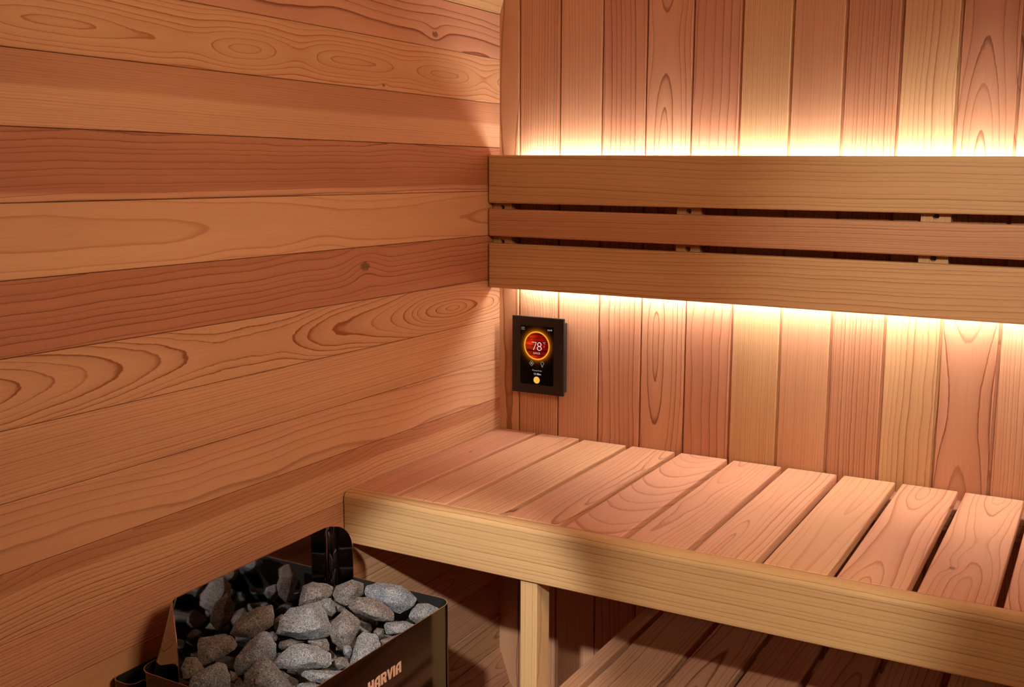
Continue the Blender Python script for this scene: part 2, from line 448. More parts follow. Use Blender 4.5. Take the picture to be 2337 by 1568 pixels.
# light-holding battens and LED strips behind the backrest
LED = plain('led_diffuser', (.9, .85, .8), .5, emit=LED_COL, strength=LED_STRENGTH)
TRIM = plain('aluminium_channel', (.6, .6, .6), .35, 1.0)
def box_mesh(name, x0, x1, y0, y1, z0, z1, bev=0.0):
    bm = bmesh.new(); bmesh.ops.create_cube(bm, size=1)
    for v in bm.verts:
        v.co = Vector(((x0 + x1) / 2 + v.co.x * (x1 - x0), (y0 + y1) / 2 + v.co.y * (y1 - y0), (z0 + z1) / 2 + v.co.z * (z1 - z0) + Z0))
    if bev: bmesh.ops.bevel(bm, geom=bm.edges[:], offset=bev, segments=2, affect='EDGES', profile=.5)
    me = bpy.data.meshes.new(name); bm.to_mesh(me); bm.free(); return me
def shear(me, x_ref, slope):
    for v in me.vertices: v.co.z += (v.co.x - x_ref) * slope
    return me
for (z0, z1, lab, sgn, slope) in ((.353, .3625, 'LED light strip hidden behind the top edge of the backrest, lighting the wall above', 1, -.00895),
                           (.1325, .142, 'LED light strip hidden behind the bottom edge of the backrest, lighting the wall below', -1, -.00558)):
    r = empty('led_strip', (1.0, -.012, z0 + Z0)); tag(r, lab, 'light strip', 'light strips behind the backrest')
    link('channel', shear(box_mesh('channel', .050, XE - .01, YR + RT + .0005, -.0008, z0, z1), 0, slope), TRIM, r)
    za = z1 + .0003 if sgn > 0 else z0 - .0023
    link('diffuser', shear(box_mesh('diffuser', .052, XE - .012, -.0220, -.0110, za, za + .002), 0, slope), LED, r)

# ================================================================== UPPER BENCH
ZB = -0.1752
bench = empty('upper_bench', (.5, -.25, ZB + Z0)); tag(bench, 'upper cedar bench with slatted seat and thick rounded front board', 'bench')
W = Wood()
FH = .0875
fm = lambda l, a, d: Vector((.0015 + l, -.5120 + d, ZB - FH + a + Z0))
W.board(fm, XR - .006, FH, .0250, grain('straight', tone=.06, tint=1.0, con=.60, freq=150, a0=.16, ta=.004, wob=.008), r=(.003, .0125, .0008, .002), seg=6, r_end=.0015, smooth=False)
tag(W.build('front_board', bench), 'thick yellowish front board with rounded upper edge')
rights = [.0858, .1836, .2856, .3850, .4867, .5865, .6840, .7812, .8803, .9795]
while rights[-1] < XR - .1: rights.append(rights[-1] + .0993)
slat_g = [
    grain('straight', tone=.22, tint=.0, con=.50, freq=150, knot=(.19, .005, .003)),
    grain('straight', tone=.10, tint=.22, con=.60, freq=170),
    grain('wavy', tone=.06, tint=.45, con=.70, freq=140),
    grain('flat', tone=.12, tint=.22, con=.65, freq=120, a0=.035, d0=.015),
    grain('flat', tone=.08, tint=.06, con=.55, freq=95, a0=-.004, d0=.06, td=.20, wob=.02, orange=.2),
    grain('flat', tone=.12, tint=.12, con=.52, freq=170, a0=-.02, orange=.3),
    grain('flat', tone=.06, tint=.12, con=.50, freq=110, orange=.4),
    grain('flat', tone=.02, tint=.42, con=.52, orange=.5, freq=90, a0=.012, d0=-.004, td=.05),
    grain('eyes', tone=.06, tint=.12, con=.62, freq=95, a0=-.004, d0=.004, td=.02, wob=.022, eye=(9.0, .018, .08), orange=.45),
    grain('eyes', tone=.05, tint=.15, con=.60, freq=100, a0=.008, d0=.006, td=.02, wob=.022, eye=(10.0, .018, .05), orange=.45, knot=(.375, -.016, .0050)),
]
x0 = .0025
for i, xr in enumerate(rights):
    P = slat_g[i] if i < len(slat_g) else rgrain(.05, .3, (.0, .4))
    W = Wood(); jit = RND.uniform(-.0012, .0012)
    fm = lambda l, a, d, x0=x0: Vector((x0 + a, -.0030 + jit - l, ZB + Z0 - d))
    W.board(fm, .4835, xr - x0, .0160, P, r=(.0022, .0022, .001, .001), seg=3, r_end=.0016)
    W.build('slat', bench); x0 = xr + .0112
for nm, ya, yb in (('rear_batten', -.0005, -.0520), ('front_batten', -.4865, -.4500)):
    W = Wood()
    fm = lambda l, a, d, ya=ya, yb=yb: Vector((.003 + l, yb + a, ZB - .0162 + Z0 - d))
    W.board(fm, XR - .008, ya - yb, .040, grain('straight', tone=.12, tint=.15, con=.6, freq=200), r=.0015)
    W.build(nm, bench)
def post(x0, x1, y0, y1, ztop, parent, name='leg'):
    W = Wood()
    fm = lambda l, a, d: Vector((x0 + a, y0 + d, ztop + Z0 - l))
    W.board(fm, ztop + Z0 - .0005, x1 - x0, y1 - y0, grain('straight', tone=.0, tint=1.0, con=.40, freq=210), r=.0016, seg=2)
    return W.build(name, parent)
post(.3325, .3612, -.5055, -.4640, ZB - FH + .0003 - .0008, bench)

# ================================================================== LOWER BENCH
ZL = -0.460
low = empty('lower_bench', (1.0, -.45, ZL + Z0)); tag(low, 'lower cedar slatted bench in the shade under the upper bench', 'bench')
lg = [grain('straight', tone=.35, tint=.30, con=.7, freq=130), grain('wavy', tone=.20, tint=.35, con=.8, freq=150), grain('flat', tone=.22, tint=.25, con=.8, freq=110),
      grain('wavy', tone=.34, tint=.20, con=.8, freq=100), grain('flat', tone=.40, tint=.10, con=.7, freq=90), grain('wavy', tone=.35, tint=.15, con=.7, freq=100)]
lr = [.3920, .4970, .5960, .6925, .7890, .8870]
while lr[-1] < 1.72: lr.append(lr[-1] + .0975)
x0 = .3640
for i, xr in enumerate(lr):
    W = Wood(); P = lg[i] if i < len(lg) else rgrain(.1, .4)
    fm = lambda l, a, d, x0=x0: Vector((x0 + a, -.060 - l, ZL + Z0 - d))
    W.board(fm, .80, xr - x0, .0160, P, r=(.002, .002, .001, .001), seg=2, r_end=.0016)
    W.build('slat', low); x0 = xr + .0105
for ya, yb in ((-.10, -.15), (-.36, -.41), (-.81, -.86)):
    W = Wood()
    fm = lambda l, a, d, ya=ya, yb=yb: Vector((.368 + l, yb + a, ZL - .0162 + Z0 - d))
    W.board(fm, 1.42, ya - yb, .040, grain('straight', tone=.2, tint=.8, con=.5, freq=200), r=.0015)
    W.build('batten', low)
for (a, b) in ((.40, -.14), (1.70, -.14), (.40, -.855), (1.70, -.855)):
    post(a, a + .04, b, b + .035, ZL - .0563, low)

# ================================================================== CONTROL PANEL
panel = empty('control_panel', (.0972, 0, -.014 + Z0)); tag(panel, 'black framed touch control panel showing 78 degrees on the board wall', 'control panel')
BLK = plain('black_frame', (.012, .010, .009), .38, spec=.4)
SIDE = plain('black_plastic', (.02, .018, .017), .5)
GL = plain('screen_black', (.002, .002, .002), .12)
link('housing', box_mesh('housing', .0480, .1546, -.0120, -.0003, -.0850, .0540, .002), SIDE, panel)
link('frame', box_mesh('frame', .0395, .1550, -.0180, -.0120, -.0912, .0632, .0012), BLK, panel)
def screen_mat():
    m, nt, bs = node_mat('screen_display'); g = G(nt)
    tc = nt.nodes.new('ShaderNodeTexCoord'); sep = nt.nodes.new('ShaderNodeSeparateXYZ'); nt.links.new(tc.outputs['Object'], sep.inputs[0])
    X, Z = sep.outputs[0], sep.outputs[2]
    dx, dz = g.m('SUBTRACT', X, 0.0), g.m('SUBTRACT', Z, .0200)
    rr = g.m('SQRT', g.m('ADD', g.m('MULTIPLY', dx, dx), g.m('MULTIPLY', dz, dz)))
    R = .0275
    inside = g.smooth(rr, R - .0008, R, 1.0, 0.0)
    ring = g.m('MULTIPLY', g.smooth(rr, R - .0018, R - .0010), g.smooth(rr, R + .0006, R + .0014, 1.0, 0.0))
    halo = g.m('MULTIPLY', g.m('EXPONENT', g.m('MULTIPLY', g.m('MAXIMUM', g.m('SUBTRACT', rr, R), 0.0), -330.0)), g.smooth(rr, R - .001, R))
    bands = g.noise(g.xyz(g.m('MULTIPLY', X, 8.0), 0.0, g.m('MULTIPLY', Z, 150.0)), scale=1.0, detail=2.0)
    blob = g.noise(g.xyz(g.m('MULTIPLY', X, 60.0), 0.0, g.m('MULTIPLY', Z, 60.0)), scale=1.0, detail=1.0)
    br = g.m('MULTIPLY', g.smooth(bands, .32, .72, .12, 1.0), g.smooth(blob, .3, .7, .5, 1.2))
    redc = g.mix(g.smooth(X, -.02, .01), (.95, .045, .005), (.45, .004, .004))
    rede = g.mix(br, (0, 0, 0), redc)
    col = g.mix(inside, (0, 0, 0), rede)
    col = g.mix(g.m('MULTIPLY', halo, .75), col, (.80, .20, .008))
    col = g.mix(ring, col, (1.0, .43, .02))
    pz = g.m('SUBTRACT', Z, -.0492)
    pr = g.m('SQRT', g.m('ADD', g.m('MULTIPLY', dx, dx), g.m('MULTIPLY', pz, pz)))
    col = g.mix(g.smooth(pr, .0066, .0073, 1.0, 0.0), col, (1.0, .47, .04))
    nt.links.new(col, bs.inputs['Emission Color']); bs.inputs['Emission Strength'].default_value = 1.0
    bs.inputs['Base Color'].default_value = (.001, .001, .001, 1); bs.inputs['Roughness'].default_value = .15; bs.inputs['Specular IOR Level'].default_value = .08
    return m
SCX, SCZ = .0960, -.0140
sme = box_mesh('screen', -.0370, .0370, -.0004, .0006, -.0585 - Z0 * 0, .0585)
for v in sme.vertices: v.co.z -= Z0
scr = bpy.data.objects.new('screen', sme); COL.objects.link(scr); sme.materials.append(screen_mat())
scr.parent = panel; scr.location = (SCX - .0972, -.0180, 0.0)
TXT = plain('screen_white', (.0, .0, .0), .5, emit=(.85, .80, .78), strength=1.0)
TXD = plain('screen_dim', (.0, .0, .0), .5, emit=(.42, .37, .33), strength=1.0)
TXY = plain('screen_pale_orange', (.0, .0, .0), .5, emit=(1.0, .72, .30), strength=1.0)
def to_mesh(o):
    dg = bpy.context.evaluated_depsgraph_get(); dg.update()
    me = bpy.data.meshes.new_from_object(o.evaluated_get(dg)); me.name = o.name
    nm = o.name; q = bpy.data.objects.new(nm + '_mesh', me); COL.objects.link(q)
    q.parent = o.parent; q.location = o.location; q.rotation_euler = o.rotation_euler; q.scale = o.scale
    bpy.data.objects.remove(o); q.name = nm; return q
def text(name, s, x, z, size, mat, align='CENTER', sx=1.0):
    c = bpy.data.curves.new(name, 'FONT'); c.body = s; c.size = size; c.align_x = align; c.align_y = 'CENTER'; c.extrude = .00004
    c.materials.append(mat); c.offset = -.012 * size
    o = bpy.data.objects.new(name, c); COL.objects.link(o); o.parent = scr
    o.rotation_euler = (math.pi / 2, 0, 0); o.location = (x, -.0007, z); o.scale = (sx, 1, 1)
    return to_mesh(o)
text('degree_symbol', '°C', .0165, .0262, .0052, TXT)
text('small_digit', '1', .0165, .0192, .0050, TXT)
text('caption_text', '0.M.CE', .0000, .0045, .0052, TXT)
text('clock_text', '14:19', .0285, .0525, .0048, TXT)
text('status_text', 'Powerk.ke', .0010, -.0300, .0050, TXD)
text('timer_text', '12 00m', .0015, -.0372, .0056, TXT)
def tubes(name, lines, rad, mat):
    c = bpy.data.curves.new(name, 'CURVE'); c.dimensions = '3D'; c.bevel_depth = rad; c.bevel_resolution = 1
    for pts, cyc in lines:
        s = c.splines.new('POLY'); s.points.add(len(pts) - 1); s.use_cyclic_u = cyc
        for p, q in zip(s.points, pts): p.co = (q[0], 0, q[1], 1)
    c.materials.append(mat)
    o = bpy.data.objects.new(name, c); COL.objects.link(o); o.parent = scr; o.location = (0, -.0006, 0); return to_mesh(o)
def circ(x, z, r, n=16, a0=0, a1=360): return [(x + r * math.cos(math.radians(a0 + (a1 - a0) * i / n)), z + r * math.sin(math.radians(a0 + (a1 - a0) * i / n))) for i in range(n + (0 if a1 - a0 == 360 else 1))]
ell = lambda x, z, a, b, n=20: [(x + a * math.cos(2 * math.pi * i / n), z + b * math.sin(2 * math.pi * i / n)) for i in range(n)]
tubes('digit_seven', [([(-.0105, .0265), (-.0012, .0265), (-.0072, .0112)], False)], .00062, TXT)
tubes('digit_eight', [(ell(.0058, .0228, .0038, .0038), True), (ell(.0058, .0150, .0045, .0040), True)], .00062, TXT)
tubes('menu_icon', [([(-.0350, z), (-.0275, z)], False) for z in (.0550, .0528, .0506)], .00028, TXD)
tubes('fan_icon', [(circ(-.0115 + dx, -.0162 + dz, .0021, 12), True) for dx, dz in ((.0026, 0), (-.0026, 0), (0, .0030), (0, -.0030))] + [([(-.0115, -.0162), (-.0115 + a, -.0162 + b)], False) for a, b in ((.002, .002), (-.002, .002), (.002, -.002), (-.002, -.002))], .00022, TXD)
tubes('bulb_icon', [(circ(.0125, -.0150, .0034, 18, -60, 240), False), ([(.0108, -.0180), (.0112, -.0205), (.0138, -.0205), (.0142, -.0180)], True), (circ(.0125, -.0212, .0010, 8), True)], .00024, TXD)
tubes('power_icon', [(circ(0, -.0492, .0034, 18, 130, 410), False), ([(0, -.0492), (0, -.0455)], False)], .00035, TXY)

# ================================================================== SAUNA HEATER
HX0, HX1, HY0, HY1, HZ = .046, .2740, -.9830, -.6010, -.2750
heater = empty('sauna_heater', (.15, -.79, -.73 + Z0)); tag(heater, 'dark looking polished steel sauna heater filled with stones, beside the bench', 'heater')
def steel(name, col, rough):
    m, nt, bs = node_mat(name); g = G(nt)
    bs.inputs['Base Color'].default_value = (*col, 1); bs.inputs['Metallic'].default_value = 1.0
    tc = nt.nodes.new('ShaderNodeTexCoord')
    f = g.noise(tc.outputs['Object'], scale=9.0, detail=3.0)
    nt.links.new(g.m('MULTIPLY_ADD', f, rough * .8, rough * .6), bs.inputs['Roughness'])
    return m
STEEL = steel('dark_reflection_steel', (.085, .068, .060), .09)  # near-black colour stands in for the dark room the steel reflects
GUARD = steel('dark_mirror_steel', (.36, .33, .32), .05)
INNER = plain('inner_black', (.012, .011, .010), .6)  # near-black inside of casing, bracket and tray
EDGE = plain('steel_edge', (.55, .42, .36), .25, 1.0)
def sharpen(bm, lim=40):
    for e in bm.edges:
        if len(e.link_faces) != 2 or e.calc_face_angle(3) > math.radians(lim): e.smooth = False
def rrect(x0, x1, y0, y1, r, n=8):
    pts = []
    for cx, cy, a in ((x1 - r, y1 - r, 0), (x0 + r, y1 - r, 90), (x0 + r, y0 + r, 180), (x1 - r, y0 + r, 270)):
        for i in range(n + 1):
            t = math.radians(a + 90 * i / n); pts.append((cx + r * math.cos(t), cy + r * math.sin(t)))
    return pts
def ring_wall(name, outer, inner, z0, z1, mats):
    me = bpy.data.meshes.new(name); n = len(outer)
    v = [(x, y, z0 + Z0) for x, y in outer] + [(x, y, z1 + Z0) for x, y in outer] + [(x, y, z1 + Z0) for x, y in inner] + [(x, y, z0 + Z0) for x, y in inner]
    f = []
    for k_ in range(4):
        for i in range(n):
            j = (i + 1) % n; a, b = k_ * n, ((k_ + 1) % 4) * n
            f.append((a + i, a + j, b + j, b + i))
    me.from_pydata(v, [], f)
    for m_ in mats: me.materials.append(m_)
    for i, p in enumerate(me.polygons):
        k_ = i // n; p.material_index = {0: 0, 1: 2, 2: 1, 3: 0}[k_]; p.use_smooth = k_ in (0, 2)
    bm = bmesh.new(); bm.from_mesh(me); bmesh.ops.recalc_face_normals(bm, faces=bm.faces); sharpen(bm); bm.to_mesh(me); bm.free()
    return me
T = .0014
link('casing', ring_wall('casing', rrect(HX0, HX1, HY0, HY1, .022), rrect(HX0 + T, HX1 - T, HY0 + T, HY1 - T, .022 - T), -.730, HZ, (STEEL, INNER, EDGE)), None, heater)
me = bpy.data.meshes.new('stone_tray'); pts = rrect(HX0 + .003, HX1 - .003, HY0 + .003, HY1 - .003, .018)
me.from_pydata([(x, y, -.372 + Z0) for x, y in pts] + [(x, y, -.376 + Z0) for x, y in pts], [], [tuple(range(len(pts))), tuple(reversed(range(len(pts), 2 * len(pts))))] + [(i, (i + 1) % len(pts), len(pts) + (i + 1) % len(pts), len(pts) + i) for i in range(len(pts))])
link('stone_tray', me, INNER, heater)
# raised splash guard: back sheet with two rounded returns
def guard():
    gx = .0530; gy0, gy1 = -.9700, -.6075; rc = .018
    path = []
    retL, retR = .055, .042
    path.append((gx + retL, gy0))
    for i in range(6): path.append((gx + retL - (retL - rc) * (i + 1) / 6, gy0))
    path_n = []
    pts = []
    def lin(a, b, n): return [(a[0] + (b[0] - a[0]) * i / n, a[1] + (b[1] - a[1]) * i / n) for i in range(n)]
    pts += lin((gx + retL, gy0), (gx + rc, gy0), 14)
    pts += [(gx + rc - rc * math.sin(math.radians(90 * i / 8)), gy0 + rc - rc * math.cos(math.radians(90 * i / 8))) for i in range(8)]
    pts += lin((gx, gy0 + rc), (gx, gy1 - rc), 10)
    pts += [(gx + rc - rc * math.cos(math.radians(90 * i / 8)), gy1 - rc + rc * math.sin(math.radians(90 * i / 8))) for i in range(8)]
    pts += lin((gx + rc, gy1), (gx + retR, gy1), 12) + [(gx + retR, gy1)]
    L_ = [0]
    for a, b in zip(pts, pts[1:]): L_.append(L_[-1] + math.dist(a, b))
    tot = L_[-1]; ztop0, ztop1 = -.2030, -.1955; zm = -.280
    bm = bmesh.new(); rows = []
    for i, ((x, y), s) in enumerate(zip(pts, L_)):
        a = pts[max(i - 1, 0)]; b = pts[min(i + 1, len(pts) - 1)]
        tx, ty = b[0] - a[0], b[1] - a[1]; l = math.hypot(tx, ty); nx, ny = ty / l, -tx / l
        near = s < tot / 2
        e = s if near else tot - s; Rt = .034 if near else .026
        zt_ = ztop0 + (ztop1 - ztop0) * s / tot
        if e < Rt: zt_ = zt_ - Rt + math.sqrt(max(Rt * Rt - (Rt - e) ** 2, 0))
        lean = .034 * (min(e / .045, 1.0) if near else 0.0) * max(0.0, 1 - max(s - .07, 0) / .16)
        h = .0006
        def q(sx_, z):
            f = max(0.0, (z - zm) / (ztop0 - zm))
            return bm.verts.new((x + sx_ * nx * h, y + sx_ * ny * h + lean * f, z + Z0))
        rows.append([q(-1, -.345), q(-1, zm), q(-1, zt_), q(1, zt_), q(1, zm), q(1, -.345)])
    for r0, r1 in zip(rows, rows[1:]):
        for k_ in range(6):
            f = bm.faces.new((r0[k_], r1[k_], r1[(k_ + 1) % 6], r0[(k_ + 1) % 6])); f.smooth = True; f.material_index = 1 if k_ == 2 else 0
    for r_ in (rows[0], rows[-1]):
        f = bm.faces.new(r_); f.material_index = 1
    bmesh.ops.recalc_face_normals(bm, faces=bm.faces); sharpen(bm)
    me = bpy.data.meshes.new('splash_guard'); bm.to_mesh(me); bm.free()
    me.materials.append(GUARD); me.materials.append(EDGE)
    return me
link('splash_guard', guard(), None, heater)
link('wall_bracket', ring_wall('wall_bracket', rrect(.006, .0445, -.990, -.60, .012), rrect(.0074, .0431, -.9886, -.6014, .0106), -.66, -.2950, (STEEL, INNER, EDGE)), None, heater)
# maker's lettering on the long face
def glyphs():
    H = .0155; st = .0043
    S = {}
    def box(x0, z0, x1, z1): return [(x0, z0), (x1, z0), (x1, z1), (x0, z1)]
    out = []; x = 0.0
    def add(polys):
        for p_ in polys: out.append([(x + a, b) for a, b in p_])
    w_ = .0121
    add([box(0, 0, st, H), box(w_ - st, 0, w_, H), box(st, H * .42, w_ - st, H * .58)]); x += w_ + .0018
    def A():
        return [box(w_ - st, 0, w_, H), [(0, 0), (st, 0), (st, H * .72), (w_ - st, H * .80), (w_ - st, H), (w_ * .45, H * .97), (w_ * .12, H * .82), (0, H * .60)], box(st, H * .30, w_ - st, H * .45)]
    add(A()); x += w_ + .0018
    add([box(0, 0, st, H), [(st, H * .82), (w_ * .7, H * .82), (w_ * .7, H * .58), (st, H * .58), (st, H * .40), (w_ * .86, H * .42), (w_, H * .55), (w_, H * .85), (w_ * .82, H), (st, H)], [(st + .0004, H * .40), (w_ - st, 0), (w_, 0), (w_ - .0012, H * .45)]]); x += w_ + .0014
    add([[(0, H), (st, H), (w_ * .52, H * .30), (w_ * .52, 0), (w_ * .36, 0)], [(w_ * .52, 0), (w_ * .52, H * .30), (w_ - st * .6, H), (w_ + .0006, H), (w_ * .68, 0)]]); x += w_ + .0016
    add([box(0, 0, st, H)]); x += st + .0018
    add(A()); x += w_
    return out, x
polys, tw = glyphs()
bm = bmesh.new(); ya = -.7330 - tw
for pl in polys:
    f0 = [bm.verts.new((HX1 + .0001, ya + a, -.3290 + b + Z0)) for a, b in pl]
    f1 = [bm.verts.new((HX1 + .0005, ya + a, -.3290 + b + Z0)) for a, b in pl]
    bm.faces.new(f1); bm.faces.new(list(reversed(f0)))
    for i in range(len(pl)):
        j = (i + 1) % len(pl); bm.faces.new((f0[i], f0[j], f1[j], f1[i]))
bmesh.ops.recalc_face_normals(bm, faces=bm.faces)
me = bpy.data.meshes.new('lettering'); bm.to_mesh(me); bm.free()
tag(link('lettering', me, plain('copper_print', (.55, .30, .19), .55), heater), 'copper coloured HARVIA lettering')

# ================================================================== STONES
def rock_mat(name, c0, c1, fleck):
    m, nt, bs = node_mat(name); g = G(nt)
    tc = nt.nodes.new('ShaderNodeTexCoord'); v = tc.outputs['Object']
    a = g.noise(v, scale=28.0, detail=5.0, rough=.6)
    b = g.noise(v, scale=420.0, detail=3.0, rough=.7)
    c = g.noise(v, scale=900.0, detail=2.0, rough=.6)
    col = g.mix(g.smooth(a, .35, .68), c0, c1)
    col = g.mix(g.smooth(b, .42, .66), col, tuple(x * .45 for x in c0))
    col = g.mix(g.m('MULTIPLY', g.smooth(c, .56, .68), fleck), col, (.60, .59, .57))
    # pale veins
    vn = g.m('ABSOLUTE', g.m('SUBTRACT', g.noise(v, scale=16.0, detail=4.0, rough=.6), .5))
    col = g.mix(g.m('MULTIPLY', g.smooth(vn, .0, .010, 1.0, 0.0), .32), col, (.46, .43, .40))
    nt.links.new(col, bs.inputs['Base Color']); bs.inputs['Roughness'].default_value = .78; bs.inputs['Specular IOR Level'].default_value = .3
    bp = nt.nodes.new('ShaderNodeBump'); bp.inputs['Strength'].default_value = .7; bp.inputs['Distance'].default_value = .0016
    nt.links.new(g.m('ADD', g.m('MULTIPLY', b, .8), g.m('MULTIPLY', g.noise(v, scale=130.0, detail=4.0), 1.4)), bp.inputs['Height'])
    nt.links.new(bp.outputs[0], bs.inputs['Normal'])
    return m
R_BLUE = rock_mat('stone_blue_grey', (.135, .150, .178), (.205, .22, .245), .85)
R_GREY = rock_mat('stone_grey', (.135, .136, .140), (.205, .204, .205), .75)
R_BROWN = rock_mat('stone_brown', (.120, .092, .076), (.185, .165, .155), .5)

def finish_rock(bm, amp, seed):
    bmesh.ops.dissolve_limit(bm, angle_limit=.12, verts=bm.verts, edges=bm.edges)
    sz = max((v.co.length for v in bm.verts))
    bmesh.ops.bevel(bm, geom=bm.edges[:], offset=.0009, segments=1, affect='EDGES', profile=.6, clamp_overlap=True)
    bmesh.ops.triangulate(bm, faces=bm.faces)
    for _ in range(3):
        long_e = [e for e in bm.edges if e.calc_length() > .0042]
        if not long_e or len(bm.verts) > 9000: break
        bmesh.ops.subdivide_edges(bm, edges=long_e, cuts=1, use_grid_fill=False)
        bmesh.ops.triangulate(bm, faces=[f for f in bm.faces if len(f.verts) > 3])
    bm.normal_update()
    sh = Vector((seed * 3.1, seed * 1.7, seed))
    mv = []
    for v in bm.verts:
        n1 = noise.noise(v.co * 45 + sh) * 1.3 + noise.noise(v.co * 120 + sh) * .8 + noise.noise(v.co * 300 + sh) * .45
        mv.append(v.normal * n1 * amp)
    for v, d in zip(bm.verts, mv): v.co += d
    for f in bm.faces: f.smooth = True
    bmesh.ops.recalc_face_normals(bm, faces=bm.faces); sharpen(bm, 22)

def rock_from_outline(pts_px, z, depth, seed, mat, ridge):
    rnd = random.Random(seed)
    us = [p[0] for p in pts_px]; vs = [p[1] for p in pts_px]
    cu, cv = (min(us) + max(us)) / 2, (min(vs) + max(vs)) / 2
    ctr = pix(cu, cv, 2, z + Z0)
    vd = (ctr - cam_P).normalized()
    dist = (ctr - cam_P).dot(vd)
    up = Vector((0, 0, 1))
    loc = []
    for u, v in pts_px:
        d = cam_M @ Vector(((u - PW / 2) / FPX, -(v - PH / 2) / FPX, -1.0)); d.normalize()
        t = dist / d.dot(vd)
        loc.append(cam_P + d * t - ctr)
    hw = sum(p.length for p in loc) / len(loc)
    th = depth * hw
    bm = bmesh.new()
    for p in loc: bm.verts.new(p + vd * rnd.uniform(-.15, .25) * th)
    n = len(loc)
    # faces toward the viewer: a shifted, smaller polygon; and another behind
    off = sum(((loc[i] * rnd.uniform(.0, .35)) for i in range(n)), Vector()) / n
    ph0 = rnd.randrange(n); kk = 4 if n > 8 else 3
    for q in range(kk):
        i = (ph0 + round(q * n / kk)) % n
        bm.verts.new(loc[i] * ridge * rnd.uniform(.7, 1.15) + off - vd * th * rnd.uniform(.55, 1.15))
    for i in range(1, n, 2):
        bm.verts.new(loc[i] * .7 * rnd.uniform(.8, 1.1) + vd * th * rnd.uniform(.8, 1.3))
    bmesh.ops.convex_hull(bm, input=bm.verts, use_existing_faces=False)
    bmesh.ops.delete(bm, geom=[v for v in bm.verts if not v.link_faces], context='VERTS')
    finish_rock(bm, .0009, seed)
    me = bpy.data.meshes.new('sauna_stone'); bm.to_mesh(me); bm.free()
    o = link('sauna_stone', me, mat); o.location = ctr
    return o

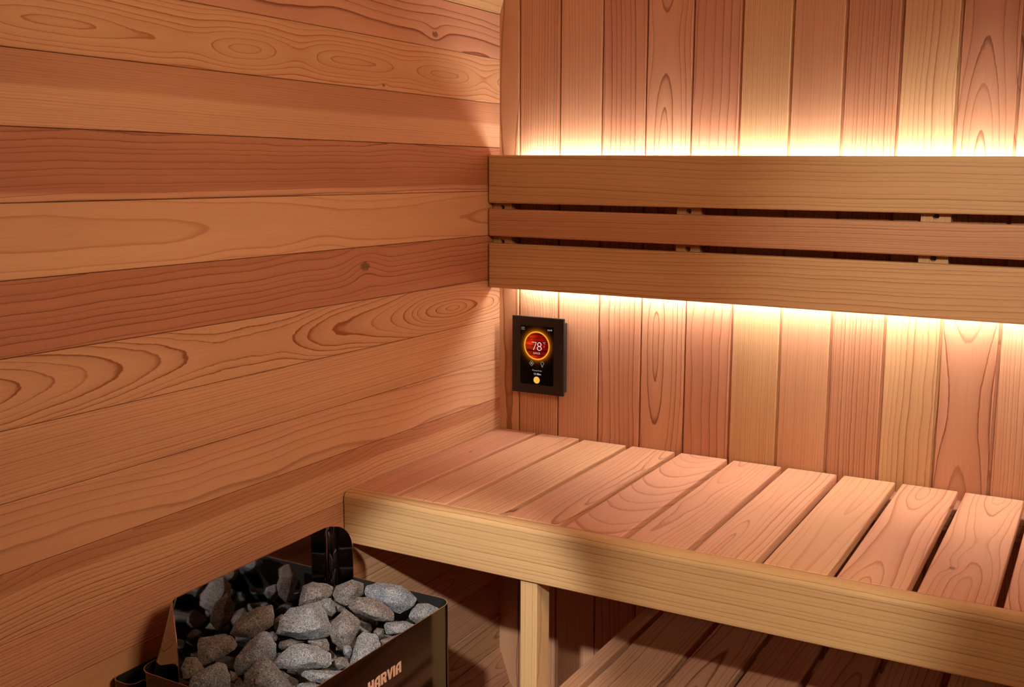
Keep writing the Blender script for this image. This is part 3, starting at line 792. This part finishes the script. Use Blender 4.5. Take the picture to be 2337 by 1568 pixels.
def P2(x, y): return (x / 2.996 + 280, y / 2.996 + 1170)
GRP = 'stones heaped in the sauna heater'
STONES = [  # outline as seen, z, thickness, material, ridge, label
 ([(1045,830),(1085,710),(1140,650),(1345,605),(1385,680),(1440,790),(1450,815),(1400,850),(1290,872),(1190,865),(1090,840)], -.272, .55, R_GREY, .70, 'largest light grey stone at the centre of the heap, with a crack'),
 ([(1330,620),(1370,590),(1425,580),(1452,620),(1460,680),(1430,715),(1390,700)], -.290, .8, R_GREY, .5, 'grey stone half hidden behind the largest central stone'),
 ([(730,830),(770,740),(850,680),(930,640),(1030,625),(1040,700),(1035,775),(990,800),(930,840),(860,860),(775,855)], -.268, .55, R_BROWN, .6, 'brown topped grey stone between the splash guard and the central stone'),
 ([(1195,640),(1215,560),(1230,500),(1300,470),(1400,485),(1440,510),(1435,560),(1400,590),(1300,620),(1250,645)], -.276, .55, R_BROWN, .6, 'dark brown stone against the guard at the back of the heap'),
 ([(1425,555),(1460,495),(1520,490),(1570,455),(1650,480),(1650,560),(1570,600),(1530,640),(1455,610)], -.280, .7, R_BROWN, .55, 'small brownish stone at the back left of the big blue-grey stone'),
 ([(1650,540),(1665,500),(1740,475),(1820,480),(1900,495),(1960,530),(2020,590),(1990,640),(1940,670),(1895,695),(1860,680),(1760,640),(1660,575)], -.272, .5, R_BLUE, .55, 'big bright blue-grey stone at the back rim of the heater'),
 ([(1535,650),(1545,610),(1600,575),(1680,575),(1780,610),(1860,690),(1855,745),(1800,735),(1740,745),(1640,705),(1570,680)], -.272, .55, R_BROWN, .6, 'flat brownish grey stone in front of the big blue-grey stone'),
 ([(1950,710),(1975,660),(2020,620),(2090,620),(2165,655),(2170,690),(2110,740),(2030,775),(1960,735)], -.292, .6, R_GREY, .55, 'stone in the back right corner of the heater rim'),
 ([(1780,770),(1800,745),(1930,740),(2010,770),(1990,810),(1890,835),(1800,835)], -.296, .6, R_GREY, .6, 'flat grey stone at the right rim, above a tan edged one'),
 ([(1750,870),(1850,838),(1990,800),(1960,850),(1870,920),(1800,940),(1770,905)], -.300, .6, R_BROWN, .6, 'tan edged stone wedged low against the right rim'),
 ([(1425,750),(1470,700),(1520,655),(1570,690),(1630,740),(1620,800),(1590,850),(1560,900),(1500,930),(1430,890),(1415,820)], -.288, .6, R_BROWN, .5, 'upright brown shaded stone right of the central stone'),
 ([(1550,1030),(1575,950),(1600,850),(1640,810),(1740,830),(1770,900),(1760,960),(1700,1000),(1640,1060),(1570,1105),(1540,1080)], -.293, .5, R_GREY, .65, 'tall grey stone leaning against the front rim above the lettering'),
 ([(1025,1030),(1080,960),(1150,905),(1230,890),(1330,910),(1430,960),(1435,1040),(1400,1065),(1300,1072),(1150,1075),(1060,1070)], -.270, .5, R_GREY, .6, 'wide stone with pale tan front face below the central stone'),
 ([(1255,880),(1320,860),(1400,858),(1418,900),(1415,955),(1330,930)], -.305, .7, R_BROWN, .5, 'brownish stone peeking out behind the pale tan faced stone'),
 ([(750,1050),(770,990),(860,880),(960,805),(1000,815),(1050,900),(1055,980),(1020,1020),(965,1010),(900,1060),(830,1100),(780,1125)], -.272, .5, R_BLUE, .5, 'long slanting blue-grey stone with pale veins, left of centre'),
 ([(820,1192),(830,1110),(880,1050),(970,970),(1030,1040),(1090,1090),(1150,1160),(1170,1260),(1000,1280),(860,1260)], -.274, .5, R_GREY, .6, 'large grey stone cut by the bottom edge of the picture, foremost'),
 ([(445,1180),(470,1115),(560,1090),(600,1040),(650,1018),(710,1040),(740,1110),(740,1200),(640,1240),(490,1225)], -.278, .5, R_BLUE, .6, 'rounded blue-grey stone in the near left corner of the heater'),
 ([(505,900),(520,850),(620,850),(740,835),(790,900),(770,940),(700,985),(620,1000),(600,1030),(515,1055),(510,980)], -.266, .5, R_BROWN, .6, 'squarish stone half lit and half shaded at the left of the heap'),  # brown of the unlit half put into the whole stone's colour
 ([(395,1060),(430,990),(510,985),(540,1050),(570,1080),(500,1130),(410,1140)], -.268, .45, R_BROWN, .5, 'dark brown stone in the shade at the left end of the guard'),
 ([(1210,1110),(1240,1080),(1400,1072),(1500,1078),(1555,1110),(1500,1150),(1400,1180),(1280,1155)], -.292, .5, R_GREY, .6, 'thin flat stone lying near the lower rim'),
 ([(1500,910),(1560,900),(1575,950),(1550,1000),(1510,970)], -.300, .8, R_BLUE, .5, 'tiny blue-grey stone left of the tall leaning stone'),
 ([(1430,1050),(1450,1000),(1500,980),(1540,1000),(1535,1060),(1480,1080)], -.300, .8, R_BROWN, .5, 'small dark stone right of the pale tan faced stone'),
 ([(1590,700),(1650,705),(1750,745),(1740,770),(1660,765),(1610,740)], -.305, .8, R_GREY, .5, 'thin stone tucked under the flat brownish grey stone'),
 ([(1710,820),(1740,785),(1790,790),(1800,850),(1750,870)], -.312, .8, R_BROWN, .5, 'small shaded stone left of the tan edged stone'),
 ([(990,820),(1030,808),(1065,850),(1050,885),(1000,870)], -.292, .8, R_BLUE, .5, 'small grey stone under the left corner of the central stone'),
 ([(1035,790),(1040,730),(1085,690),(1110,700),(1080,760),(1050,830)], -.300, .8, R_BROWN, .5, 'small rust brown stone left of the central stone'),
 ([(1180,1180),(1230,1160),(1330,1172),(1420,1200),(1380,1270),(1220,1260)], -.305, .6, R_GREY, .6, 'pale stone at the bottom edge right of the foremost stone'),
 ([(725,1075),(770,1090),(790,1130),(760,1170),(735,1160)], -.290, .8, R_BROWN, .5, 'small brown stone right of the rounded near left stone'),
 ([(1430,600),(1470,615),(1530,640),(1520,680),(1450,680)], -.305, .8, R_BROWN, .5, 'dark stone under the small brownish back stone'),
 ([(1070,880),(1150,860),(1260,880),(1150,905),(1090,940),(1060,920)], -.305, .8, R_BROWN, .5, 'dark stone in the gap below the central stone'),
]
for i, (poly, z, dep, mt, rg, lab) in enumerate(STONES):
    o = rock_from_outline([P2(*p) for p in poly], z, dep, 100 + i, mt, rg)
    tag(o, lab, 'stone', GRP)
# the dark bed of stones below them
rb = random.Random(4); idx = 0
for iy in range(8):
    for ix in range(4):
        cx = .082 + ix * .0495 + rb.uniform(-.004, .004); cy = -.945 + iy * .0440 + rb.uniform(-.004, .004)
        bm = bmesh.new()
        for q in range(14):
            v = Vector((rb.gauss(0, 1), rb.gauss(0, 1), rb.gauss(0, 1))).normalized()
            bm.verts.new(Vector((v.x * .0225, v.y * .020, v.z * .017)) * rb.uniform(.82, 1.05))
        bmesh.ops.convex_hull(bm, input=bm.verts, use_existing_faces=False)
        bmesh.ops.delete(bm, geom=[v for v in bm.verts if not v.link_faces], context='VERTS')
        finish_rock(bm, .0008, 300 + idx)
        me = bpy.data.meshes.new('sauna_stone'); bm.to_mesh(me); bm.free()
        o = link('sauna_stone', me, R_BROWN if rb.random() < .5 else R_GREY); o.location = (cx, cy, -.346 + rb.uniform(-.002, .003) + Z0)
        tag(o, 'dark stone deep down in the gaps between the upper heater stones', 'stone', 'stones lying deep in the heater')
        idx += 1
